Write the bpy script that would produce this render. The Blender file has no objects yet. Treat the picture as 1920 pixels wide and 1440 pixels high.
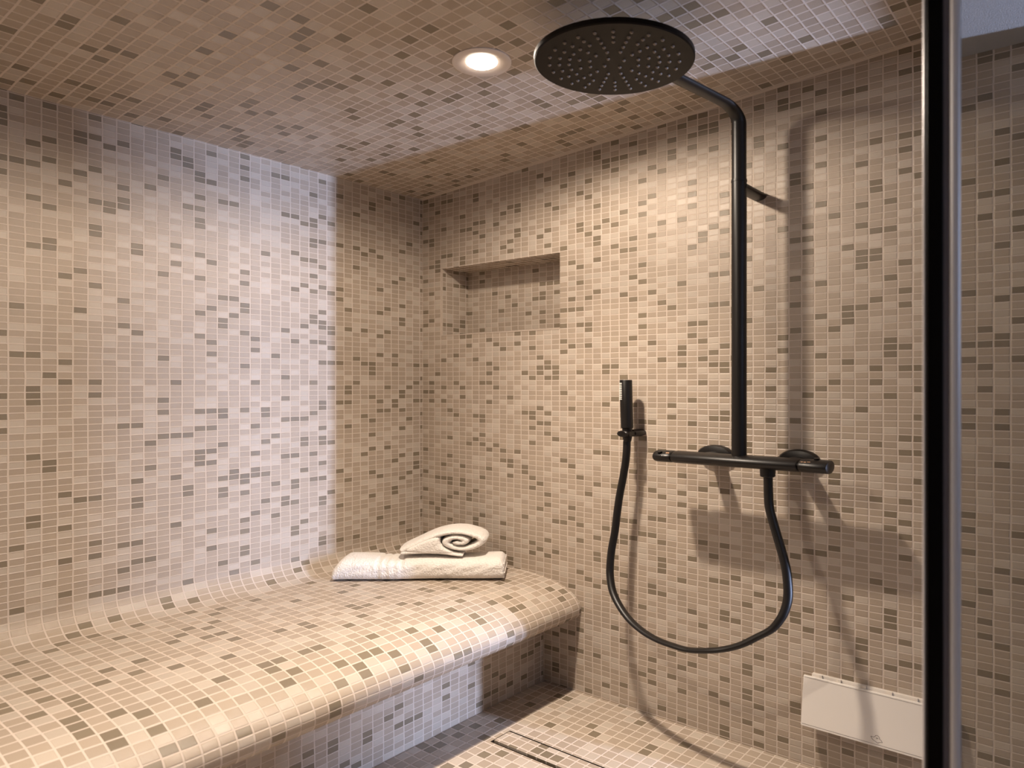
import bpy, bmesh, math, random
from mathutils import Vector
C = bpy.context.scene.collection
S = bpy.context.scene
T = 0.042                      # one mosaic column, metres; every position below is counted in columns
PI = math.pi

# ---------------------------------------------------------------- camera, world, light, exposure
YAW = math.radians(37.0)
CAM = Vector((63.92, -55.01, 29.4))
cd = bpy.data.cameras.new('camera'); cam = bpy.data.objects.new('camera', cd); C.objects.link(cam)
cam.location = CAM * T
cam.rotation_euler = (PI / 2, 0, YAW)
cd.sensor_width = 36; cd.lens = 36 * 1350 / 1920; cd.shift_x = -0.0655; cd.shift_y = 0.0005
cd.clip_start = 0.02
cd.dof.use_dof = True; cd.dof.focus_distance = 62 * T; cd.dof.aperture_fstop = 3.0
S.camera = cam
S.view_settings.view_transform = 'Standard'; S.view_settings.look = 'None'
S.view_settings.gamma = 1; S.view_settings.use_curve_mapping = False
S.view_settings.exposure = -0.10
w = bpy.data.worlds.new('world'); S.world = w; w.use_nodes = True
w.node_tree.nodes['Background'].inputs[0].default_value = (0.75, 0.82, 1, 1)
w.node_tree.nodes['Background'].inputs[1].default_value = 0.03

def area(name, loc, target, sx, sy, power, col, spread=180):
    l = bpy.data.lights.new(name, 'AREA'); l.shape = 'RECTANGLE'; l.size = sx; l.size_y = sy
    l.energy = power; l.color = col; l.spread = math.radians(spread)
    o = bpy.data.objects.new(name, l); C.objects.link(o); o.location = Vector(loc) * T
    o.rotation_euler = (Vector(target) - Vector(loc)).to_track_quat('-Z', 'Y').to_euler()
    return o
# daylight from the bathroom window, cut off by the end of the tiled wall
area('window_daylight', (128, 8.2, 24), (0, -17.5, 24), 0.03, 1.6, 285, (0.54, 0.66, 1.0), 180)
# added cool fill lamp outside the shower, with no window behind it
area('bathroom_fill', (118, -30, 40), (70, -30, 20), 1.2, 1.2, 9, (0.62, 0.74, 1.0), 180)

SPOTS = [(27.85, -18.55), (26.6, -47.0)]
SPOT_POWER = 78

def ceil_z(x): return 29.4 + 21.15 + 0.058 * x

# ---------------------------------------------------------------- helpers
def link(o, parent=None):
    C.objects.link(o)
    if parent: o.parent = parent
    return o
def tag(o, label=None, cat=None, group=None, kind=None):
    if label: o['label'] = label
    if cat: o['category'] = cat
    if group: o['group'] = group
    if kind: o['kind'] = kind
    return o
def empty(name, loc, label, cat, group=None):
    o = bpy.data.objects.new(name, None); o.location = Vector(loc) * T; o.empty_display_size = 0.05
    C.objects.link(o); return tag(o, label, cat, group)
def mesh(name, verts, faces, mat, parent=None, uvs=None, smooth=False, origin=None, angle=None):
    """verts in columns (T); uvs is one list of (u, v) per face"""
    org = Vector(origin) if origin is not None else Vector((0, 0, 0))
    me = bpy.data.meshes.new(name)
    me.from_pydata([tuple((Vector(v) - org) * T) for v in verts], [], faces)
    if uvs:
        ul = me.uv_layers.new(name='UVMap'); i = 0
        for f in uvs:
            for c in f: ul.data[i].uv = c; i += 1
    me.materials.append(mat); me.update()
    if smooth:
        for p in me.polygons: p.use_smooth = True
        if angle: 
            try: me.set_sharp_from_angle(angle=math.radians(angle))
            except Exception: pass
    o = bpy.data.objects.new(name, me)
    link(o, parent)
    if parent is not None: o.location = org * T - parent_world(parent)
    else: o.location = org * T
    return o
def parent_world(p):
    v = Vector(p.location)
    while p.parent: p = p.parent; v += Vector(p.location)
    return v
class MB:
    def __init__(s): s.v = []; s.f = []; s.uv = []; s.has = False
    def add(s, vs, fs, uv=None):
        n = len(s.v); s.v += [tuple(v) for v in vs]; s.f += [tuple(i + n for i in f) for f in fs]
        if uv is not None: s.uv += uv; s.has = True
        return s
    def box(s, a, b):
        (x0, y0, z0), (x1, y1, z1) = a, b
        return s.add([(x0,y0,z0),(x1,y0,z0),(x1,y1,z0),(x0,y1,z0),(x0,y0,z1),(x1,y0,z1),(x1,y1,z1),(x0,y1,z1)],
              [(0,3,2,1),(4,5,6,7),(0,1,5,4),(1,2,6,5),(2,3,7,6),(3,0,4,7)])
    def sweep(s, path, r, n=20, flat=0.5, caps=True, radii=None):
        """round pipe along a path; sections are as much flatter upwards as the tiles are"""
        P = [Vector((p[0], p[1], p[2] / flat)) for p in path]
        rings = []; up = None
        for i, p in enumerate(P):
            t = (P[min(i + 1, len(P) - 1)] - P[max(i - 1, 0)]).normalized()
            if up is None:
                up = Vector((0, 0, 1)) if abs(t.z) < .9 else Vector((0, 1, 0))
            a = t.cross(up).normalized(); up = a.cross(t).normalized(); b = up
            rr = radii[i] if radii else r
            rings.append([p + (a * math.cos(k * 2 * PI / n) + b * math.sin(k * 2 * PI / n)) * rr for k in range(n)])
        vs = [(q.x, q.y, q.z * flat) for R in rings for q in R]; fs = []
        for i in range(len(P) - 1):
            for k in range(n):
                k2 = (k + 1) % n
                fs.append((i*n + k, i*n + k2, (i+1)*n + k2, (i+1)*n + k))
        if caps: fs += [tuple(range(n - 1, -1, -1)), tuple((len(P)-1)*n + k for k in range(n))]
        return s.add(vs, fs)
    def lathe(s, c, prof, n=48, axis='z'):
        """prof: (radius, height) list from bottom to top around a vertical axis"""
        vs = []; fs = []
        for r, h in prof:
            for k in range(n):
                a = 2 * PI * k / n
                vs.append((c[0] + r * math.cos(a), c[1] + r * math.sin(a), c[2] + h))
        m = len(prof)
        for i in range(m - 1):
            for k in range(n):
                k2 = (k + 1) % n
                fs.append((i*n + k, i*n + k2, (i+1)*n + k2, (i+1)*n + k))
        fs += [tuple(range(n - 1, -1, -1)), tuple((m-1)*n + k for k in range(n))]
        return s.add(vs, fs)
    def build(s, name, mat, parent=None, smooth=False, angle=40, origin=None):
        return mesh(name, s.v, s.f, mat, parent, s.uv if s.has else None, smooth, origin, angle)
def bevel(o, wd, seg=2, angle=30):
    m = o.modifiers.new('bevel', 'BEVEL'); m.width = wd * T; m.segments = seg
    m.limit_method = 'ANGLE'; m.angle_limit = math.radians(angle); return o
def subsurf(o, lv=2):
    m = o.modifiers.new('sub', 'SUBSURF'); m.levels = lv; m.render_levels = lv; return o

# ---------------------------------------------------------------- materials
def newmat(name):
    m = bpy.data.materials.new(name); m.use_nodes = True
    return m, m.node_tree.nodes, m.node_tree.links, m.node_tree.nodes['Principled BSDF']
def plain(name, col, rough=.5, metal=0, spec=.5, bump=0, bscale=200, coat=0):
    m, N, L, P = newmat(name)
    P.inputs['Base Color'].default_value = (*col, 1); P.inputs['Roughness'].default_value = rough
    P.inputs['Metallic'].default_value = metal; P.inputs['Specular IOR Level'].default_value = spec
    P.inputs['Coat Weight'].default_value = coat
    tc = N.new('ShaderNodeTexCoord'); nz = N.new('ShaderNodeTexNoise'); nz.inputs['Scale'].default_value = bscale
    L.new(tc.outputs['Object'], nz.inputs['Vector'])
    mr = N.new('ShaderNodeMapRange'); mr.inputs['To Min'].default_value = max(0, rough - .04); mr.inputs['To Max'].default_value = rough + .04
    L.new(nz.outputs['Fac'], mr.inputs['Value']); L.new(mr.outputs['Result'], P.inputs['Roughness'])
    if bump:
        b = N.new('ShaderNodeBump'); b.inputs['Strength'].default_value = bump; b.inputs['Distance'].default_value = .002
        L.new(nz.outputs['Fac'], b.inputs['Height']); L.new(b.outputs['Normal'], P.inputs['Normal'])
    return m
def mosaic(name):
    m, N, L, P = newmat(name)
    def math_(op, a, b=None, clamp=False):
        n = N.new('ShaderNodeMath'); n.operation = op; n.use_clamp = clamp
        for i, x in enumerate((a, b)):
            if x is None: continue
            if isinstance(x, (int, float)): n.inputs[i].default_value = x
            else: L.new(x, n.inputs[i])
        return n.outputs[0]
    uv = N.new('ShaderNodeUVMap'); uv.uv_map = 'UVMap'
    sp = N.new('ShaderNodeSeparateXYZ'); L.new(uv.outputs[0], sp.inputs[0])
    u, v = sp.outputs[0], sp.outputs[1]
    # hand-laid joints wander a little
    wob = N.new('ShaderNodeTexNoise'); wob.inputs['Scale'].default_value = .35; wob.inputs['Detail'].default_value = 1
    L.new(uv.outputs[0], wob.inputs['Vector'])
    ws = N.new('ShaderNodeSeparateColor'); L.new(wob.outputs['Color'], ws.inputs[0])
    u = math_('ADD', u, math_('MULTIPLY', math_('SUBTRACT', ws.outputs[0], .5), .10))
    v = math_('ADD', v, math_('MULTIPLY', math_('SUBTRACT', ws.outputs[1], .5), .16))
    fu, fv = math_('FLOOR', u), math_('FLOOR', v)
    cu, cv = math_('SUBTRACT', u, fu), math_('SUBTRACT', v, fv)
    cell = N.new('ShaderNodeCombineXYZ'); L.new(fu, cell.inputs[0]); L.new(fv, cell.inputs[1])
    wn = N.new('ShaderNodeTexWhiteNoise'); wn.noise_dimensions = '3D'; L.new(cell.outputs[0], wn.inputs['Vector'])
    ramp = N.new('ShaderNodeValToRGB'); ramp.color_ramp.interpolation = 'CONSTANT'
    cols = [(0, (.218, .176, .124)), (.125, (.403, .328, .256)), (.50, (.406, .331, .258)), (.74, (.488, .416, .342))]
    e = ramp.color_ramp.elements; e[0].position = 0; e[0].color = (*cols[0][1], 1); e[1].position = cols[1][0]; e[1].color = (*cols[1][1], 1)
    for p, c in cols[2:]: q = e.new(p); q.color = (*c, 1)
    L.new(wn.outputs['Value'], ramp.inputs[0])
    vs = N.new('ShaderNodeSeparateColor'); L.new(wn.outputs['Color'], vs.inputs[0])
    # tile to tile tone
    hs = N.new('ShaderNodeHueSaturation'); L.new(ramp.outputs[0], hs.inputs['Color'])
    hs.inputs['Saturation'].default_value = 1.0
    L.new(math_('ADD', math_('MULTIPLY', vs.outputs[1], .12), .94), hs.inputs['Value'])
    # glaze grain
    gr = N.new('ShaderNodeTexNoise'); gr.inputs['Scale'].default_value = 24; gr.inputs['Detail'].default_value = 3; gr.inputs['Roughness'].default_value = .7
    L.new(uv.outputs[0], gr.inputs['Vector'])
    gm = N.new('ShaderNodeMix'); gm.data_type = 'RGBA'; gm.blend_type = 'MULTIPLY'; gm.inputs[0].default_value = 1
    gv = math_('ADD', math_('MULTIPLY', gr.outputs['Fac'], .5), .75)
    gc = N.new('ShaderNodeCombineColor'); [L.new(gv, gc.inputs[i]) for i in range(3)]
    L.new(hs.outputs[0], gm.inputs[6]); L.new(gc.outputs[0], gm.inputs[7])
    # joints
    eu = math_('MINIMUM', cu, math_('SUBTRACT', 1.0, cu)); ev = math_('MINIMUM', cv, math_('SUBTRACT', 1.0, cv))
    ed = math_('MINIMUM', eu, math_('MULTIPLY', ev, .85))
    mr = N.new('ShaderNodeMapRange'); mr.inputs['From Min'].default_value = .044; mr.inputs['From Max'].default_value = .066
    L.new(ed, mr.inputs['Value']); tile = mr.outputs['Result']
    mx = N.new('ShaderNodeMix'); mx.data_type = 'RGBA'
    L.new(tile, mx.inputs[0]); mx.inputs[6].default_value = (.60, .51, .435, 1); L.new(gm.outputs[2], mx.inputs[7])
    L.new(mx.outputs[2], P.inputs['Base Color'])
    # glazed tile is satin, grout is matt
    rr = N.new('ShaderNodeMapRange'); rr.inputs['To Min'].default_value = .9; rr.inputs['To Max'].default_value = .22
    L.new(tile, rr.inputs['Value']); L.new(rr.outputs['Result'], P.inputs['Roughness'])
    sr = N.new('ShaderNodeMapRange'); sr.inputs['To Min'].default_value = .1; sr.inputs['To Max'].default_value = .42
    L.new(tile, sr.inputs['Value']); L.new(sr.outputs['Result'], P.inputs['Specular IOR Level'])
    # relief: recessed joints, grainy glaze, each tile tipped a hair its own way
    hm = N.new('ShaderNodeMapRange'); hm.inputs['From Min'].default_value = .03; hm.inputs['From Max'].default_value = .10
    hm.interpolation_type = 'SMOOTHSTEP'; L.new(ed, hm.inputs['Value'])
    tilt = math_('ADD', math_('MULTIPLY', cu, math_('SUBTRACT', vs.outputs[0], .5)), math_('MULTIPLY', cv, math_('SUBTRACT', vs.outputs[2], .5)))
    h = math_('ADD', hm.outputs['Result'], math_('MULTIPLY', gr.outputs['Fac'], .45))
    h = math_('ADD', h, math_('MULTIPLY', tilt, .45))
    b = N.new('ShaderNodeBump'); b.inputs['Strength'].default_value = .5; b.inputs['Distance'].default_value = .0022
    L.new(h, b.inputs['Height']); L.new(b.outputs['Normal'], P.inputs['Normal'])
    return m
M_TILE = mosaic('mosaic_tile')
M_BLACK = plain('matt_black', (.0060, .0045, .0038), .40, 0, .42, .02, 900)
M_HEAD = plain('black_head', (.0055, .004, .0034), .42, 0, .10)
M_GROUT = plain('pale_grout', (.52, .43, .35), .85, bump=.2, bscale=300)
M_PLASTER = plain('plaster', (.33, .33, .34), .9, bump=.6, bscale=260)
M_WHITE = plain('white_plastic', (.78, .72, .65), .35)
M_GLASSWHITE = plain('white_glass', (.80, .75, .69), .12, coat=.3)
M_DARK = plain('dark_metal', (.035, .024, .018), .4, .6)
M_FRAME = plain('black_profile', (.003, .0022, .002), .45, 0, .08)
M_ALU = plain('satin_aluminium', (.74, .73, .76), .38, .45)
M_GASKET = plain('grey_gasket', (.16, .14, .15), .5)
M_NOZZLE = plain('silicone_nozzle', (.20, .165, .135), .5)
M_PALE = plain('pale_nozzle', (.85, .80, .74), .6)
M_MARK_O = plain('orange_mark', (.38, .22, .13), .5)
M_MARK_W = plain('white_mark', (.4, .37, .34), .5)
M_GREY = plain('grey_print', (.22, .19, .17), .6)
M_RING = plain('trim_ring', (.66, .58, .52), .4)
def towel_mat():
    m, N, L, P = newmat('towel')
    P.inputs['Base Color'].default_value = (.82, .77, .71, 1); P.inputs['Roughness'].default_value = .95
    P.inputs['Sheen Weight'].default_value = .25; P.inputs['Specular IOR Level'].default_value = .1
    tc = N.new('ShaderNodeTexCoord'); a = N.new('ShaderNodeTexNoise'); a.inputs['Scale'].default_value = 150; a.inputs['Detail'].default_value = 3
    c = N.new('ShaderNodeTexNoise'); c.inputs['Scale'].default_value = 40
    L.new(tc.outputs['Object'], a.inputs['Vector']); L.new(tc.outputs['Object'], c.inputs['Vector'])
    ad = N.new('ShaderNodeMath'); ad.operation = 'ADD'; L.new(a.outputs['Fac'], ad.inputs[0]); L.new(c.outputs['Fac'], ad.inputs[1])
    b = N.new('ShaderNodeBump'); b.inputs['Strength'].default_value = .7; b.inputs['Distance'].default_value = .007
    L.new(ad.outputs[0], b.inputs['Height']); L.new(b.outputs['Normal'], P.inputs['Normal'])
    return m
M_TOWEL = towel_mat()
def emit_mat():
    m, N, L, P = newmat('lamp_lens')
    P.inputs['Base Color'].default_value = (.9, .85, .8, 1)
    P.inputs['Emission Color'].default_value = (1, .86, .70, 1); P.inputs['Emission Strength'].default_value = 14
    return m
M_LENS = emit_mat()
def pane_mat():
    m, N, L, P = newmat('tinted_pane'); N.remove(P)
    out = N['Material Output']
    tr = N.new('ShaderNodeBsdfTransparent'); tr.inputs[0].default_value = (.865, .86, .84, 1)
    gl = N.new('ShaderNodeBsdfGlossy'); gl.inputs['Roughness'].default_value = .03; gl.inputs[0].default_value = (.9, .95, 1, 1)
    fr = N.new('ShaderNodeFresnel'); fr.inputs[0].default_value = 1.5
    mx = N.new('ShaderNodeMixShader'); L.new(fr.outputs[0], mx.inputs[0]); L.new(tr.outputs[0], mx.inputs[1]); L.new(gl.outputs[0], mx.inputs[2])
    L.new(mx.outputs[0], out.inputs[0]); return m
M_PANE = pane_mat()

# ---------------------------------------------------------------- the tiled room
ROW = 0.5027; ROW0 = 0.169; COLX0 = 0.09; COLY0 = 0.38
def vz(z): return (z - ROW0) / ROW
class Tiles(MB):
    """quads with mosaic coordinates: X = wall facing along x, Y = wall facing along y, Z = level surface"""
    def __init__(s, seed): super().__init__(); s.seed = seed
    def quad(s, pts, mode):
        k = s.seed
        def c(p):
            if mode == 'X': return (-p[1] - COLY0 + k, vz(p[2]) + k)
            if mode == 'Y': return (p[0] - COLX0 + k, vz(p[2]) + k)
            return (p[0] + k, -p[1] - COLY0 + k)
        s.add(pts, [tuple(range(len(pts)))], [[c(p) for p in pts]])
YEND = -84.0; XEND = 75.0; XCEIL = 55.0
t = Tiles(211)
t.quad([(0,0,12.75),(0,YEND,12.75),(0,YEND,ceil_z(0)),(0,0,ceil_z(0))], 'X')
t.quad([(-2,0,0),(-2,0,ceil_z(0)+3),(-2,YEND,ceil_z(0)+3),(-2,YEND,0)], 'X')
t.quad([(0,YEND,0),(-2,YEND,0),(-2,YEND,ceil_z(0)),(0,YEND,ceil_z(0))], 'Y')
tag(t.build('wall_left', M_TILE), kind='structure')
# wall with the shower, cut out for the niche
NX0, NX1, NZ0, NZ1, ND = 3.32, 20.12, 34.88, 42.28, 4.0
t = Tiles(503); top = ceil_z(XEND) + 2
def yq(x0, z0, x1, z1, y=0): t.quad([(x0,y,z0),(x1,y,z0),(x1,y,z1),(x0,y,z1)], 'Y')
yq(-2, 0, NX0, top); yq(NX1, 0, XEND, top); yq(NX0, 0, NX1, NZ0); yq(NX0, NZ1, NX1, top)
yq(NX0, NZ0, NX1, NZ1, ND)
t.quad([(NX0,0,NZ0),(NX0,ND,NZ0),(NX0,ND,NZ1),(NX0,0,NZ1)], 'X'); t.quad([(NX1,ND,NZ0),(NX1,0,NZ0),(NX1,0,NZ1),(NX1,ND,NZ1)], 'X')
t.quad([(NX0,0,NZ0),(NX1,0,NZ0),(NX1,ND,NZ0),(NX0,ND,NZ0)], 'Z'); t.quad([(NX0,ND,NZ1),(NX1,ND,NZ1),(NX1,0,NZ1),(NX0,0,NZ1)], 'Z')
t.quad([(XEND,0,0),(XEND,5,0),(XEND,5,top),(XEND,0,top)], 'X'); t.quad([(XEND,5,0),(-2,5,0),(-2,5,top),(XEND,5,top)], 'Y')
tag(t.build('wall_right', M_TILE), kind='structure')
# floor with the drain channel left open
DX0, DX1, DY0, DY1 = 22.45, 44.0, -12.08, -9.74
XF, YF = 140.0, 22.0
t = Tiles(907)
def zq(x0, y0, x1, y1, z=0): t.quad([(x0,y0,z),(x1,y0,z),(x1,y1,z),(x0,y1,z)], 'Z')
zq(-2, YEND, DX0, YF); zq(DX1, YEND, XF, YF); zq(DX0, YEND, DX1, DY0); zq(DX0, DY1, DX1, YF)
tag(t.build('floor', M_TILE), kind='structure')
# sloping mosaic ceiling
t = Tiles(331); c0, c1 = ceil_z(0), ceil_z(XCEIL)
t.quad([(0,0,c0),(0,YEND,c0),(XCEIL,YEND,c1),(XCEIL,0,c1)], 'Z')
t.quad([(0,0,c0+2),(XCEIL,0,c1+2),(XCEIL,YEND,c1+2),(0,YEND,c0+2)], 'Z')
t.quad([(XCEIL,0,c1),(XCEIL,YEND,c1),(XCEIL,YEND,c1+2),(XCEIL,0,c1+2)], 'X')
tag(t.build('ceiling', M_TILE), kind='structure')
# plain bathroom beyond the shower, plus an added daylight blocker
m = MB(); m.box((XCEIL, YEND, 51.75), (XF, YF, 55.6)); tag(m.build('ceiling', M_PLASTER), kind='structure')
m = MB(); m.box((-2, YEND - 2, 0), (XF, YEND, 56)); tag(m.build('wall_front', M_PLASTER), kind='structure')
m = MB(); m.box((XF, YEND, 0), (XF + 2, YF, 56)); tag(m.build('wall_outer', M_PLASTER), kind='structure')
m = MB(); m.box((122, YEND, 0), (123, 6.55, 51.75)); tag(m.build('daylight_blocker_wall', M_PLASTER), kind='structure')  # added unseen slab, its end gives the daylight stripe a soft left edge
m = MB(); m.box((XEND, YF, 0), (XF, YF + 2, 56)); tag(m.build('wall_back', M_PLASTER), kind='structure')
# joints: ceiling to wall, room corner, niche edge beads
m = MB(); a = .26
m.add([(0,0,ceil_z(0)),(0,-a,ceil_z(0)),(0,0,ceil_z(0)-a*.45),(XCEIL,0,ceil_z(XCEIL)),(XCEIL,-a,ceil_z(XCEIL)),(XCEIL,0,ceil_z(XCEIL)-a*.45)],
      [(0,2,1),(3,4,5),(1,2,5,4),(0,1,4,3),(0,3,5,2)])
tag(m.build('trim_1', M_GROUT), kind='structure')
m = MB(); e_ = .13
m.box((NX0 - e_, -.04, NZ0 - e_*.6), (NX1, .08, NZ0 + .02)); m.box((NX0 - e_*1.3, -.04, NZ0), (NX0 + .03, .08, NZ1))
tag(m.build('trim_2', M_GROUT), kind='structure')

# ---------------------------------------------------------------- bench
def bench():
    pts = []
    for i in range(0, 13):
        a = i / 12 * PI / 2
        pts.append((2.5 * (1 - math.cos(a)), 12.75 - 2.13 * math.sin(a)))
    for x, z in ((5, 10.62), (8, 10.62), (11, 10.62), (13.5, 10.62), (15.5, 10.58)): pts.append((x, z))
    ctrl = [(15.5,10.58),(17.2,10.47),(18.6,10.33),(19.8,10.08),(20.8,9.76),(21.7,9.32),(22.35,8.82),(22.68,8.3),(22.74,7.85),(22.60,7.4),(22.25,7.08),(21.6,6.9)]
    for i in range(len(ctrl) - 1):
        a, b, c, d = (Vector((*ctrl[min(max(q, 0), len(ctrl) - 1)], 0)) for q in (i - 1, i, i + 1, i + 2))
        for k_ in range(1, 5):
            s = k_ / 4; q = .5 * ((2*b) + (c - a)*s + (2*a - 5*b + 4*c - d)*s*s + (3*b - a - 3*c + d)*s**3)
            pts.append((q.x, q.y))
    pts += [(18.0, 6.85), (18.0, 0.02)]
    pts = [(max(x, .02), z) for x, z in pts]
    return pts
prof = bench()
t = MB(); k = 211; v = vz(12.75) + k; y0, y1 = -.02, YEND + .02
prev = None
NY = 1
for (x, z) in prof:
    if prev is not None:
        d = math.hypot(x - prev[0], (z - prev[1]) / ROW)
        if d > 1e-6:
            a_, b_ = prev, (x, z)
            t.add([(a_[0], y0, a_[1]), (a_[0], y1, a_[1]), (b_[0], y1, b_[1]), (b_[0], y0, b_[1])], [(0, 1, 2, 3)],
                  [[(-y0 - COLY0 + k, v), (-y1 - COLY0 + k, v), (-y1 - COLY0 + k, v - d), (-y0 - COLY0 + k, v - d)]])
            v -= d
    prev = (x, z)
ring_ = list(prof) + [(.02, .02)]
for yy, rev in ((y0, False), (y1, True)):
    pl_ = [(x, yy, z) for x, z in ring_]
    if rev: pl_.reverse()
    t.add(pl_, [tuple(range(len(pl_)))], [[(p[0] + k, vz(p[2]) + k) for p in pl_]])
for (a_, b_) in (((18.0, .02), (.02, .02)), ((.02, .02), (.02, 12.75))):
    t.add([(a_[0], y0, a_[1]), (a_[0], y1, a_[1]), (b_[0], y1, b_[1]), (b_[0], y0, b_[1])], [(0, 1, 2, 3)], [[(0, 0), (1, 0), (1, 1), (0, 1)]])
bm_ = t.build('tiled_bench', M_TILE, smooth=True, angle=50)
bmx = bmesh.new(); bmx.from_mesh(bm_.data); bmesh.ops.remove_doubles(bmx, verts=bmx.verts, dist=1e-5); bmx.to_mesh(bm_.data); bmx.free()
for p in bm_.data.polygons: p.use_smooth = True
bm_.data.set_sharp_from_angle(angle=math.radians(50))
tag(bm_, 'long mosaic tiled bench with rounded nose along the left wall', 'bench')

# ---------------------------------------------------------------- recessed spotlights
def spotlight(x, y, label, dim=1.0):
    z = ceil_z(x)
    r = empty('recessed_spotlight', (x, y, z), label, 'ceiling light', None)
    sl = 0.058
    def tilt(mb):
        mb.v = [(a, b, c + (a - x) * sl) for a, b, c in mb.v]; return mb
    ring = MB(); n = 56; pr = [(2.08, .05), (2.08, -.06), (1.95, -.13), (1.45, -.08), (1.11, .0), (1.11, .25), (1.5, .25)]
    vs = []; fs = []
    for rr, h in pr:
        for q in range(n): vs.append((x + rr * math.cos(2*PI*q/n), y + rr * math.sin(2*PI*q/n), z + h))
    for i in range(len(pr)):
        for q in range(n):
            j = (i + 1) % len(pr); q2 = (q + 1) % n
            fs.append((i*n+q, j*n+q, j*n+q2, i*n+q2))
    ring.add(vs, fs); tilt(ring).build('trim_ring', M_RING, r, True, 35, (x, y, z))
    ln = MB(); ln.lathe((x, y, z), [(.25, -.28), (.65, -.24), (.92, -.15), (1.10, -.03), (1.10, .1)], 40); tilt(ln).build('lamp_lens', M_LENS, r, False, 30, (x, y, z))
    l = bpy.data.lights.new('spot_lamp', 'SPOT'); l.energy = SPOT_POWER * dim; l.color = (1, .844, .690)
    l.spot_size = math.radians(178.5); l.spot_blend = .34; l.shadow_soft_size = 1.1 * T
    o = bpy.data.objects.new('spot_lamp', l); C.objects.link(o); o.parent = r; o.location = (0, 0, -.40 * T); o.rotation_euler = (0, -.075, 0)
    b = bpy.data.lights.new('beam_lamp', 'SPOT'); b.energy = SPOT_POWER * 2.1 * dim * dim; b.color = (1, .844, .690)
    b.spot_size = math.radians(118); b.spot_blend = 1; b.shadow_soft_size = 1.0 * T
    o = bpy.data.objects.new('beam_lamp', b); C.objects.link(o); o.parent = r; o.location = (0, 0, -.40 * T)
spotlight(*SPOTS[0], 'lit recessed spotlight in the tiled ceiling left of the shower head')
spotlight(*SPOTS[1], 'recessed spotlight in the tiled ceiling above the near end of the bench', .72)

# ---------------------------------------------------------------- shower column
PX, PD = 40.57, 3.7
col = empty('shower_column', (PX, -PD, 23.6), 'matt black shower column with round rain head and thermostat bar', 'shower')
m = MB(); m.sweep([(PX, -PD, z) for z in (23.95, 30, 38, 44.9)], .575, 28)
riser = m.build('riser_pipe', M_BLACK, col, True, 40, (PX, -PD, 23.95))
m = MB(); m.sweep([(PX, -PD, 44.86), (PX, -PD, 45.02)], .600, 28); m.build('collar', M_BLACK, riser, True, 40, (PX, -PD, 44.86))
HX, HY, HZ, HR = 38.72, -17.95, 49.38, 4.98
AZ = 50.42
A0 = Vector((PX, -PD)); A1 = Vector((HX, HY)); ad = (A1 - A0).normalized()
path = [(PX, -PD, 44.95), (PX, -PD, 47), (PX, -PD, AZ - 1.15)]
R_ = 2.3
for i in range(1, 13):
    a = i / 12 * PI / 2
    q = A0 + ad * (R_ * (1 - math.cos(a))); path.append((q.x, q.y, AZ - R_ / 2 + R_ / 2 * math.sin(a)))
for tt in (.35, .6, .85, 1): q = A0.lerp(A1, tt); path.append((q.x, q.y, AZ))
m = MB(); m.sweep(path, .555, 28)
arm = m.build('overhead_arm', M_BLACK, col, True, 40, (PX, -PD, 45))
m = MB(); m.lathe((HX, HY, HZ), [(HR*.985, 0), (HR, .07), (HR, .34), (HR*.97, .42), (1.6, .52), (.9, .62), (.8, 1.0)], 96)
head = m.build('shower_head', M_HEAD, col, True, 30, (HX, HY, HZ))
nz = None; cnt = 0
for ri, n in ((4.03, 24), (3.42, 24), (2.81, 24), (2.2, 12), (1.55, 12), (.7, 4)):
    for i in range(n):
        a = 2 * PI * (i + (.5 if n == 12 else 0)) / n + .06
        px_, py_ = HX + ri * math.cos(a), HY + ri * math.sin(a)
        if nz is None:
            q = MB(); q.lathe((px_, py_, HZ), [(.055, -.085), (.10, -.05), (.12, .01)], 12)
            nz = q.build('nozzle', M_NOZZLE, head, True, 60, (px_, py_, HZ))
        else:
            o = nz.copy(); C.objects.link(o); o.parent = head
            o.location = Vector((px_ - HX, py_ - HY, 0)) * T
# thermostat bar
BZ, BR = 23.55, .98
def rod(x0, x1, r, z=BZ, d=PD, n=40, rnd=.12):
    mb = MB(); pa = [x0, x0 + rnd * .3, x0 + rnd, x1 - rnd, x1 - rnd * .3, x1]; ra = [r - rnd, r - rnd * .35, r, r, r - rnd * .35, r - rnd]
    mb.sweep([(x, -d, z) for x in pa], r, n, .5, True, ra); return mb
bar = rod(35.06, 45.36, BR).build('mixer_bar', M_BLACK, col, True, 30, (PX, -PD, BZ))
m = rod(33.33, 34.98, BR * .985, rnd=.22); hl = m.build('flow_handle', M_BLACK, bar, True, 30, (34, -PD, BZ))
m = rod(45.44, 47.5, BR * .985, rnd=.10); hr = m.build('temperature_handle', M_BLACK, bar, True, 30, (46.5, -PD, BZ))
m = MB(); m.sweep([(34.9, -PD, BZ), (45.5, -PD, BZ)], BR * .90, 32); m.build('bar_core', M_FRAME, bar, True, 30, (PX, -PD, BZ))
def stud(x, ang, parent, mat=M_BLACK):
    dy, dz = -math.sin(ang) * BR, math.cos(ang) * BR * .5
    mb = MB(); mb.sweep([(x, -PD + dy * .9, BZ + dz * .9), (x, -PD + dy * 1.22, BZ + dz * 1.22)], .20, 16)
    return mb.build('button', mat, parent, True, 40, (x, -PD + dy, BZ + dz))
stud(34.0, .75, bar); stud(46.55, .1, bar)
def mark(x0, x1, ang, hgt, mat, parent):
    n = 4; vs = []
    for i in range(n + 1):
        a = ang + hgt * (i / n - .5)
        for x in (x0, x1): vs.append((x, -PD - math.sin(a) * (BR + .012), BZ + math.cos(a) * (BR + .012) * .5))
    mb = MB(); mb.add(vs, [(2*i, 2*i+2, 2*i+3, 2*i+1) for i in range(n)]); return mb.build('marking', mat, parent, True)
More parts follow.
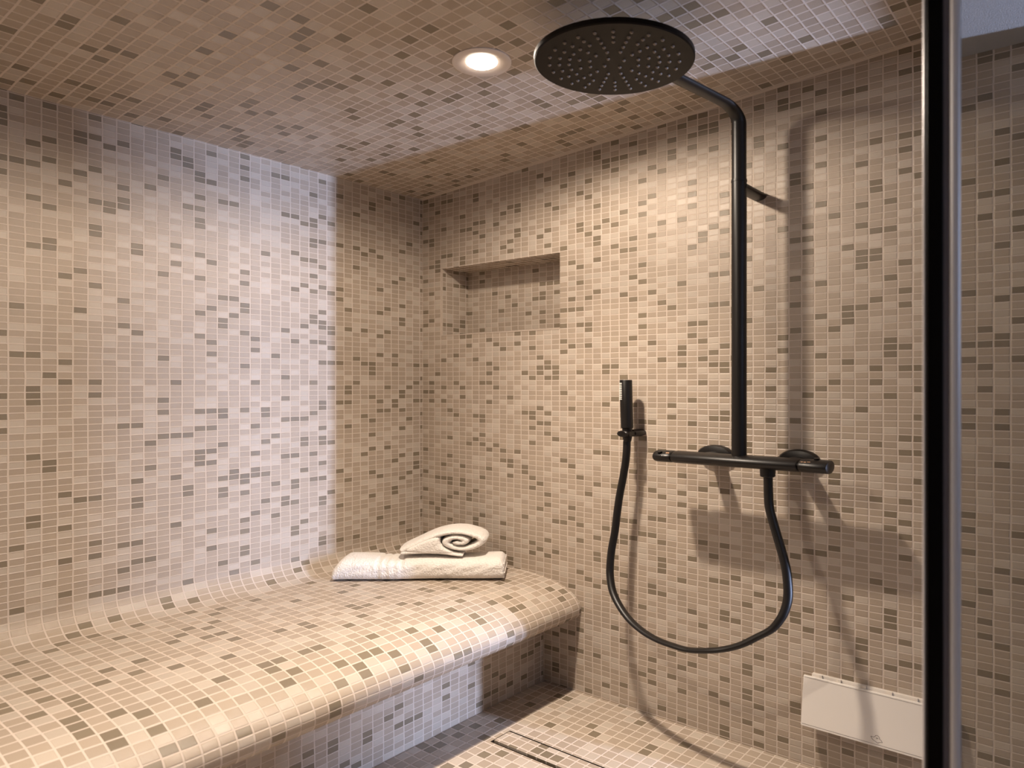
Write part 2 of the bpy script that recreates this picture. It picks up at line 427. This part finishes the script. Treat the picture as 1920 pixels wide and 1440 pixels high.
mark(34.55, 34.85, .80, .20, M_MARK_O, bar); mark(34.28, 34.36, 1.30, .10, M_MARK_W, bar); mark(34.50, 34.78, 1.32, .04, M_MARK_W, bar)
mark(45.62, 45.78, .85, .12, M_MARK_O, bar); mark(45.84, 46.0, .85, .14, M_MARK_O, bar); mark(46.06, 46.30, .80, .10, M_MARK_O, bar)
m = MB(); m.sweep([(42.85, -PD, BZ - .35), (42.85, -PD, BZ - .96), (42.85, -PD, BZ - 1.02)], .56, 24, radii=[.58, .56, .5]); m.build('hose_outlet', M_BLACK, bar, True, 40, (42.85, -PD, BZ - .4))
for x in (36.85, 43.95):
    mb = MB()
    mb.sweep([(x, -.0, BZ), (x, -.28, BZ), (x, -.5, BZ), (x, -.62, BZ)], 1, 40, .5, True, [1.62, 1.62, 1.45, .8])
    fl = mb.build('wall_flange', M_BLACK, col, True, 30, (x, 0, BZ))
    mb = MB(); mb.sweep([(x, -.5, BZ), (x, -PD + .5, BZ)], .62, 24); mb.build('connector', M_BLACK, fl, True, 30, (x, -.5, BZ))
m = MB(); m.sweep([(PX + .05, -PD, 44.5), (PX + .05, -.0, 44.5)], .64, 24); m.build('wall_bracket', M_BLACK, col, True, 40, (PX, 0, 44.55))

# ---------------------------------------------------------------- hand shower, holder, hose
SX, SD = 29.06, 1.9
hs = empty('hand_shower', (SX, -SD, 24.3), 'slim black stick hand shower standing in its wall holder', 'hand shower')
m = MB(); m.sweep([(SX+.13, -SD, 25.55), (SX+.13, -SD, 25.62), (SX + .06, -SD, 27.4), (SX, -SD, 29.74), (SX, -SD, 29.80)], .55, 32, .5, True, [.50, .55, .555, .56, .53])
bd = m.build('handle', M_BLACK, hs, True, 30, (SX, -SD, 25.6))
m = MB(); m.sweep([(SX+.15, -SD, 25.56), (SX+.15, -SD, 24.75), (SX+.16, -SD, 24.4)], .42, 24, .5, True, [.46, .42, .34]); m.build('cone_end', M_BLACK, hs, True, 30, (SX, -SD, 25))
nz2 = None
for i in range(10):
    z = 28.12 + i * .153; ang = PI + 1.02
    px_, py_ = SX + .04 + .55 * math.cos(ang), -SD + .55 * math.sin(ang)
    if nz2 is None:
        q = MB(); av = []
        for a in (PI + .50, PI + .75, PI + 1.0, PI + 1.25, PI + 1.46):
            for rr, dz in ((.53, -.045), (.60, -.038), (.60, .038), (.53, .045)): av.append((SX + .02 + rr * math.cos(a), -SD + rr * math.sin(a), z + dz))
        q.add(av, [(4*i_ + k_, 4*i_ + 4 + k_, 4*i_ + 4 + (k_+1) % 4, 4*i_ + (k_+1) % 4) for i_ in range(4) for k_ in range(4)] + [(3, 2, 1, 0), (16, 17, 18, 19)])
        nz2 = q.build('spray_nozzle', M_PALE, bd, True, 40, (px_, py_, z)); first = z
    else:
        o = nz2.copy(); C.objects.link(o); o.parent = bd; o.location = nz2.location + Vector((-.0015*i*T, 0, (z - first) * T))
hd = empty('hand_shower_holder', (SX + .15, 0, 25.1), 'round black wall holder gripping the hand shower', 'holder')
m = MB(); m.sweep([(SX + .3, 0, 25.1), (SX + .3, -.22, 25.1), (SX+.3, -.9, 25.1), (SX + .22, -SD + .50, 25.1)], .5, 28, .5, True, [.62, .66, .66, .60]); m.build('wall_stub', M_BLACK, hd, True, 35, (SX + .15, 0, 25.1))
m = MB(); m.sweep([(SX + .12, -SD - .48, 25.1), (SX + .12, -SD - .6, 25.1), (SX + .12, -SD - .76, 25.1), (SX + .12, -SD - .82, 25.1)], .58, 28, .5, True, [.58, .58, .55, .45])
for sx in (-1, 1): m.box((SX + .13 + sx * .54 - .05, -SD - .55, 24.9), (SX + .13 + sx * .54 + .05, -SD + .5, 25.3))
m.build('clamp', M_BLACK, hd, True, 35, (SX + .15, -SD, 25.1))
def catmull(P, n=10):
    out = []
    P = [Vector(p) for p in P]
    for i in range(len(P) - 1):
        a, b, c, d = P[max(i-1, 0)], P[i], P[i+1], P[min(i+2, len(P)-1)]
        for k_ in range(n):
            s = k_ / n
            out.append(.5 * ((2*b) + (c - a)*s + (2*a - 5*b + 4*c - d)*s*s + (3*b - a - 3*c + d)*s**3))
    out.append(P[-1]); return out
HOSE = [(42.81, -3.70, 22.88), (42.88, -3.70, 22.53), (42.91, -3.70, 21.34), (43.03, -3.80, 20.25), (43.37, -3.90, 19.20), (43.74, -4.00, 18.16), (44.14, -4.20, 17.19), (44.50, -4.40, 16.20), (44.73, -4.60, 15.20), (44.84, -4.83, 14.20), (44.75, -5.07, 13.40), (44.49, -5.30, 12.69), (43.91, -5.53, 11.87), (42.88, -5.77, 11.15), (41.87, -6.00, 10.49), (40.77, -6.15, 9.98), (39.40, -6.30, 9.57), (37.69, -6.15, 9.18), (36.35, -6.00, 9.11), (34.49, -5.60, 9.12), (32.88, -5.20, 9.35), (31.27, -4.70, 9.86), (29.89, -4.20, 10.68), (28.91, -3.75, 11.62), (28.34, -3.30, 12.72), (28.16, -3.03, 13.67), (28.14, -2.77, 14.92), (28.30, -2.50, 16.46), (28.44, -2.37, 18.04), (28.61, -2.23, 19.59), (28.88, -2.10, 21.16), (29.09, -2.03, 22.46), (29.18, -1.97, 23.51), (29.17, -1.90, 24.43)]
m = MB(); m.sweep(catmull(HOSE, 6), .345, 18, .55)
tag(m.build('shower_hose', M_BLACK, None, True, 60, (42.85, -PD, 22.5)), 'black flexible shower hose hanging in a deep loop below the thermostat bar', 'hose')

# ---------------------------------------------------------------- steam outlet cover
st = empty('steam_outlet_cover', (49.9, 0, 3.8), 'white rectangular steam outlet plate low on the shower wall', 'wall cover')
m = MB(); X0, X1 = 45.0, 54.3
m.add([(X0,0,4.3),(X1,0,4.3),(X1,-.95,4.3),(X0,-.95,4.3),(X0,0,7.30),(X1,0,7.30),(X1,-.30,7.30),(X0,-.30,7.30)],
      [(0,3,2,1),(4,5,6,7),(0,1,5,4),(1,2,6,5),(2,3,7,6),(3,0,4,7)])
m.build('base', M_WHITE, st, origin=(49.9, 0, 4.3))
m = MB(); X0, X1 = 44.45, 54.7
def plate(o0, o1, i0, i1):
    return [(X0,o0,i0),(X1,o0,i0),(X1,o1,i1),(X0,o1,i1)]
zb, zt = 3.55, 7.16
m.add([(X0,-1.25,zb),(X1,-1.25,zb),(X1,-1.02,zb),(X0,-1.02,zb),(X0,-.62,zt),(X1,-.62,zt),(X1,-.40,zt),(X0,-.40,zt)],
      [(0,3,2,1),(4,5,6,7),(0,1,5,4),(1,2,6,5),(2,3,7,6),(3,0,4,7)])
pl = m.build('cover_plate', M_GLASSWHITE, st, origin=(49.9, -1, 4)); bevel(pl, .05, 2)
def onplate(x, z): f_ = (z - zb) / (zt - zb); return (x, -1.25 + .63 * f_ - .012, z)
m = MB()
for z0, z1 in ((zb + .16, zb + .185), (zt - .12, zt - .10)):
    m.add([onplate(X0 + .1, z0), onplate(X1 - .1, z0), onplate(X1 - .1, z1), onplate(X0 + .1, z1)], [(0, 1, 2, 3)])
m.build('edge_line', M_GREY, pl, origin=(49.9, -1, 4))
for x in (45.6, 47.0, 48.8, 50.6, 52.3):
    m = MB(); m.box((x, -.46, 7.15), (x + .22, -.30, 7.37)); m.build('clip', M_WHITE, st, origin=(x, -.4, 7.2))
icon = [(-.24, .10), (-.40, .12), (-.33, -.02), (-.22, -.10), (-.05, -.16), (.08, -.22), (.24, -.12), (.40, -.12), (.30, .02), (.20, .05), (.18, .18), (.06, .27), (-.08, .24), (-.14, .14), (-.24, .10)]
m = MB()
def stroke(P, wd=.022):
    for (a_, b_), (c_, d_) in zip(P, P[1:]):
        L_ = math.hypot(c_ - a_, d_ - b_); nx, nz_ = -(d_ - b_) / L_ * wd, (c_ - a_) / L_ * wd * .7
        m.add([onplate(49.95 + p_, 4.06 + q_) for p_, q_ in ((a_+nx, b_+nz_), (c_+nx, d_+nz_), (c_-nx, d_-nz_), (a_-nx, b_-nz_))], [(0, 1, 2, 3)])
stroke(icon); stroke([(-.04, .13), (.0, .03), (.06, .12), (.1, .05)], .018)
m.build('symbol', M_GREY, pl, origin=(49.95, -1.2, 4.06))

# ---------------------------------------------------------------- linear drain
dr = empty('linear_drain', ((DX0 + DX1) / 2, (DY0 + DY1) / 2, 0), 'long shower drain with tile inlaid cover in the floor', 'drain')
m = MB(); z0 = -1.6
m.add([(DX0,DY0,0),(DX1,DY0,0),(DX1,DY1,0),(DX0,DY1,0),(DX0,DY0,z0),(DX1,DY0,z0),(DX1,DY1,z0),(DX0,DY1,z0)],
      [(4,5,6,7),(0,1,5,4),(1,2,6,5),(2,3,7,6),(3,0,4,7)])
m.build('channel', M_DARK, dr, origin=(30, -10.8, 0))
t = Tiles(77); cx0, cx1, cy0, cy1 = DX0 + .06, DX1 - .06, DY0 + .36, DY1 - .13
zq(cx0, cy0, cx1, cy1, .02)
t.quad([(cx0,cy0,-1.0),(cx1,cy0,-1.0),(cx1,cy0,.02),(cx0,cy0,.02)], 'Y'); t.quad([(cx1,cy1,-1.0),(cx0,cy1,-1.0),(cx0,cy1,.02),(cx1,cy1,.02)], 'Y')
t.quad([(cx0,cy1,-1.0),(cx0,cy0,-1.0),(cx0,cy0,.02),(cx0,cy1,.02)], 'X'); t.quad([(cx1,cy0,-1.0),(cx1,cy1,-1.0),(cx1,cy1,.02),(cx1,cy0,.02)], 'X')
t.build('cover', M_TILE, dr, origin=(30, -10.8, 0))
m = MB(); m.box((DX0, DY0, -.5), (DX1, DY0 + .07, .03)); m.box((DX0, DY1 - .045, -.5), (DX1, DY1, .03)); m.box((DX0, DY0 + .07, -.5), (DX0 + .045, DY1 - .045, .03))
m.build('edge_frame', M_DARK, dr, origin=(30, -10.8, 0))

# ---------------------------------------------------------------- towels
EX = Vector((math.cos(math.radians(39)), math.sin(math.radians(39)), 0))     # along the folded towel
EY = Vector((-EX.y, EX.x, 0))
def loc(o, a, b, h): p = Vector(o) + EX * a + EY * b; return (p.x, p.y, p.z + h)
TO = (4.25, -14.55, 10.63)
random.seed(4)
def folded():
    """one bath towel folded in three, the fold towards the room"""
    Lh, D, H = 16.1, 4.4, 2.06
    na = 90; nb = 44; vs = []; fs = []
    for i in range(na + 1):
        s = i / na; a = s * Lh
        endl = min(1, a / .9); endr = min(1, (Lh - a) / .5)
        sq = (1 - (1 - endl) ** 2.2) * .42 + .58
        sq2 = (1 - (1 - endr) ** 2) * .22 + .78
        kk = sq * sq2
        g = 0
        for c in (4.15, 4.9, 5.65, 6.4):
            g += math.exp(-((a - c) / .13) ** 2)
        band = 1 if 3.95 < a < 6.6 else 0
        hh = H * kk * (1 + .025 * math.sin(a * .9)) - .11 * g - .05 * band
        sag = .06 * math.sin(a * .7 + 1)
        for j in range(nb):
            th = 2 * PI * j / nb
            cx_, cz_ = math.cos(th), math.sin(th)
            p = 3.4
            rr = (abs(cx_) ** p + abs(cz_) ** p) ** (-1 / p)
            b = D / 2 + rr * cx_ * (D / 2 - .10 * g) * (.93 + .07 * kk) + sag
            h = hh / 2 + rr * cz_ * hh / 2
            if cz_ < 0: h = max(h, 0)
            b += .035 * math.sin(a * 2.3 + j) * (1 if cz_ > -.3 else 0)
            vs.append(loc(TO, a - .25 * (1 - h / H) * (1 if i < 3 else 0), b, h))
    for i in range(na):
        for j in range(nb):
            j2 = (j + 1) % nb; fs.append((i*nb + j, (i+1)*nb + j, (i+1)*nb + j2, i*nb + j2))
    fs += [tuple(range(nb)), tuple(na*nb + j for j in range(nb - 1, -1, -1))]
    return vs, fs
r = empty('folded_towel', loc(TO, 8, 2.4, 0), 'thick white bath towel folded flat on the tiled bench', 'towel')
vs, fs = folded(); o = mesh('body', vs, fs, M_TOWEL, r, None, True, loc(TO, 8, 2.4, 0), None)
# layered selvedge at both ends
def strip(path, th, D, a0, off, n=14, org=TO):
    """a layer of cloth following a path in the upright plane, rounded along its edge"""
    P = [Vector((p[0], p[1])) for p in path]; vs = []; fs = []
    for i, p in enumerate(P):
        tv = (P[min(i+1, len(P)-1)] - P[max(i-1, 0)]); tv = Vector((tv.x, tv.y * 2)).normalized(); nv = Vector((-tv.y, tv.x))
        e = th * (0.55 if i in (0, len(P)-1) else 1)
        for k_ in range(n):
            a = 2 * PI * k_ / n; c_, s_ = math.cos(a), math.sin(a)
            pw = 3.2; rr = (abs(c_) ** pw + abs(s_) ** pw) ** (-1 / pw)
            q = p + Vector((nv.x, nv.y * .5)) * (rr * s_ * e)
            b = off + D / 2 + rr * c_ * D / 2
            vs.append(loc(org, q.x, b, q.y))
    for i in range(len(P) - 1):
        for k_ in range(n):
            k2 = (k_ + 1) % n; fs.append((i*n + k_, i*n + k2, (i+1)*n + k2, (i+1)*n + k_))
    fs += [tuple(range(n - 1, -1, -1)), tuple((len(P)-1)*n + k_ for k_ in range(n))]
    return vs, fs
for side, a0 in ((1, 15.75), (-1, .35)):
    m = MB()
    for q in range(4):
        h = .30 + q * (.42 if side > 0 else .30)
        e = a0 + side * (.38 + .08 * math.sin(q * 2.1))
        m.add(*strip([(a0 - side * .6, h), (a0, h), (e, h - .02)], .17, 4.3 - .1 * q, 0, .25, 12))
    m.build('hem', M_TOWEL, r, True, 80, loc(TO, 8, 2.4, 0))

# rolled towel on top
RO = Vector(loc(TO, 0, .8, 2.19))
def px2(x, y): return ((x - 622) * .0519 + .15, (1034 - y) * .0519)
def smooth2(P, n=6): return [(q.x, q.y) for q in catmull([(p[0], p[1], 0) for p in P], n)]
rl = empty('rolled_towel', loc(RO, 8, 2, 0), 'small cream towel rolled up on top of the folded towel', 'towel')
spiral = [(740,1025),(750,1019),(768,1011),(787,1002),(806,995),(828,990.5),(850,990.5),(868,994.5),(882,1000),(887,1006),(881,1013),(866,1019.5),(848,1021),(832,1017.5),(822,1011.5),(823,1005),(833,1000.5),(846,1000.5),(856,1005),(853,1010),(843,1010.5),(838,1007.5)]
flap = [(738,1027.5),(765,1026.5),(795,1026),(820,1028),(840,1031),(853,1032.5)]
m = MB(); m.add(*strip(smooth2([px2(*p) for p in spiral], 6), .50, 4.0, 0, 0, 18, RO))
m.add(*strip(smooth2([px2(*p) for p in flap], 6), .40, 4.0, 0, -.12, 18, RO))
m.build('cloth', M_TOWEL, rl, True, 80, loc(RO, 8, 2, 0))
wedge = [(734,1027),(748,1018),(770,1008),(795,997),(812,996),(809,1006),(814,1016),(832,1025),(845,1031),(800,1031)]
m = MB(); W = [px2(*p) for p in wedge]; n = len(W); cxm = sum(p[0] for p in W) / n; cym = sum(p[1] for p in W) / n
vs = []; fs = []
for s_, b in ((.5, -.22), (.85, -.14), (1, .25), (1, 3.6), (.8, 3.9)):
    for p in W: vs.append(loc(RO, cxm + (p[0] - cxm) * s_, b, cym + (p[1] - cym) * s_))
for i in range(4):
    for j in range(n): fs.append((i*n + j, i*n + (j+1) % n, (i+1)*n + (j+1) % n, (i+1)*n + j))
fs += [tuple(range(n - 1, -1, -1)), tuple(4*n + j for j in range(n))]
m.add(vs, fs); o = m.build('inner_layers', M_TOWEL, rl, True, 80, loc(RO, 8, 2, 0)); subsurf(o, 2)

# ---------------------------------------------------------------- glass shower door
GX, GY = 58.55, -27.6
RV = Vector((math.cos(YAW), math.sin(YAW), 0))
dv = Vector((math.cos(math.radians(18)), math.sin(math.radians(18)), 0)); dn = Vector((-dv.y, dv.x, 0))
gd = empty('glass_door', (GX, GY, 0), 'clear glass shower door with black edge frame at the far right', 'shower door')
def gbox(mb, a0, a1, b0, b1, z0, z1):
    vs = []
    for z in (z0, z1):
        for a, b in ((a0, b0), (a1, b0), (a1, b1), (a0, b1)):
            p = Vector((GX, GY, 0)) + dv * a + dn * b; vs.append((p.x, p.y, z))
    mb.add(vs, [(0,3,2,1),(4,5,6,7),(0,1,5,4),(1,2,6,5),(2,3,7,6),(3,0,4,7)]); return mb
GT = 47.5
post = gbox(MB(), -.10, .42, -.30, .30, .25, GT).build('edge_post', M_FRAME, gd, origin=(GX, GY, 0)); bevel(post, .06)
gbox(MB(), .42, .60, -.22, .22, .25, GT).build('gasket', M_GASKET, gd, origin=(GX, GY, 0))
s1 = gbox(MB(), .60, .98, -.30, .30, .25, GT).build('glazing_channel', M_ALU, gd, origin=(GX, GY, 0)); bevel(s1, .16, 4)
s2 = gbox(MB(), -.20, -.10, -.12, .12, .25, GT).build('seal_strip', M_ALU, gd, origin=(GX, GY, 0)); bevel(s2, .04, 2)
gbox(MB(), .9, 16.5, -.10, .10, .3, GT - .2).build('pane', M_PANE, gd, origin=(GX, GY, 0))
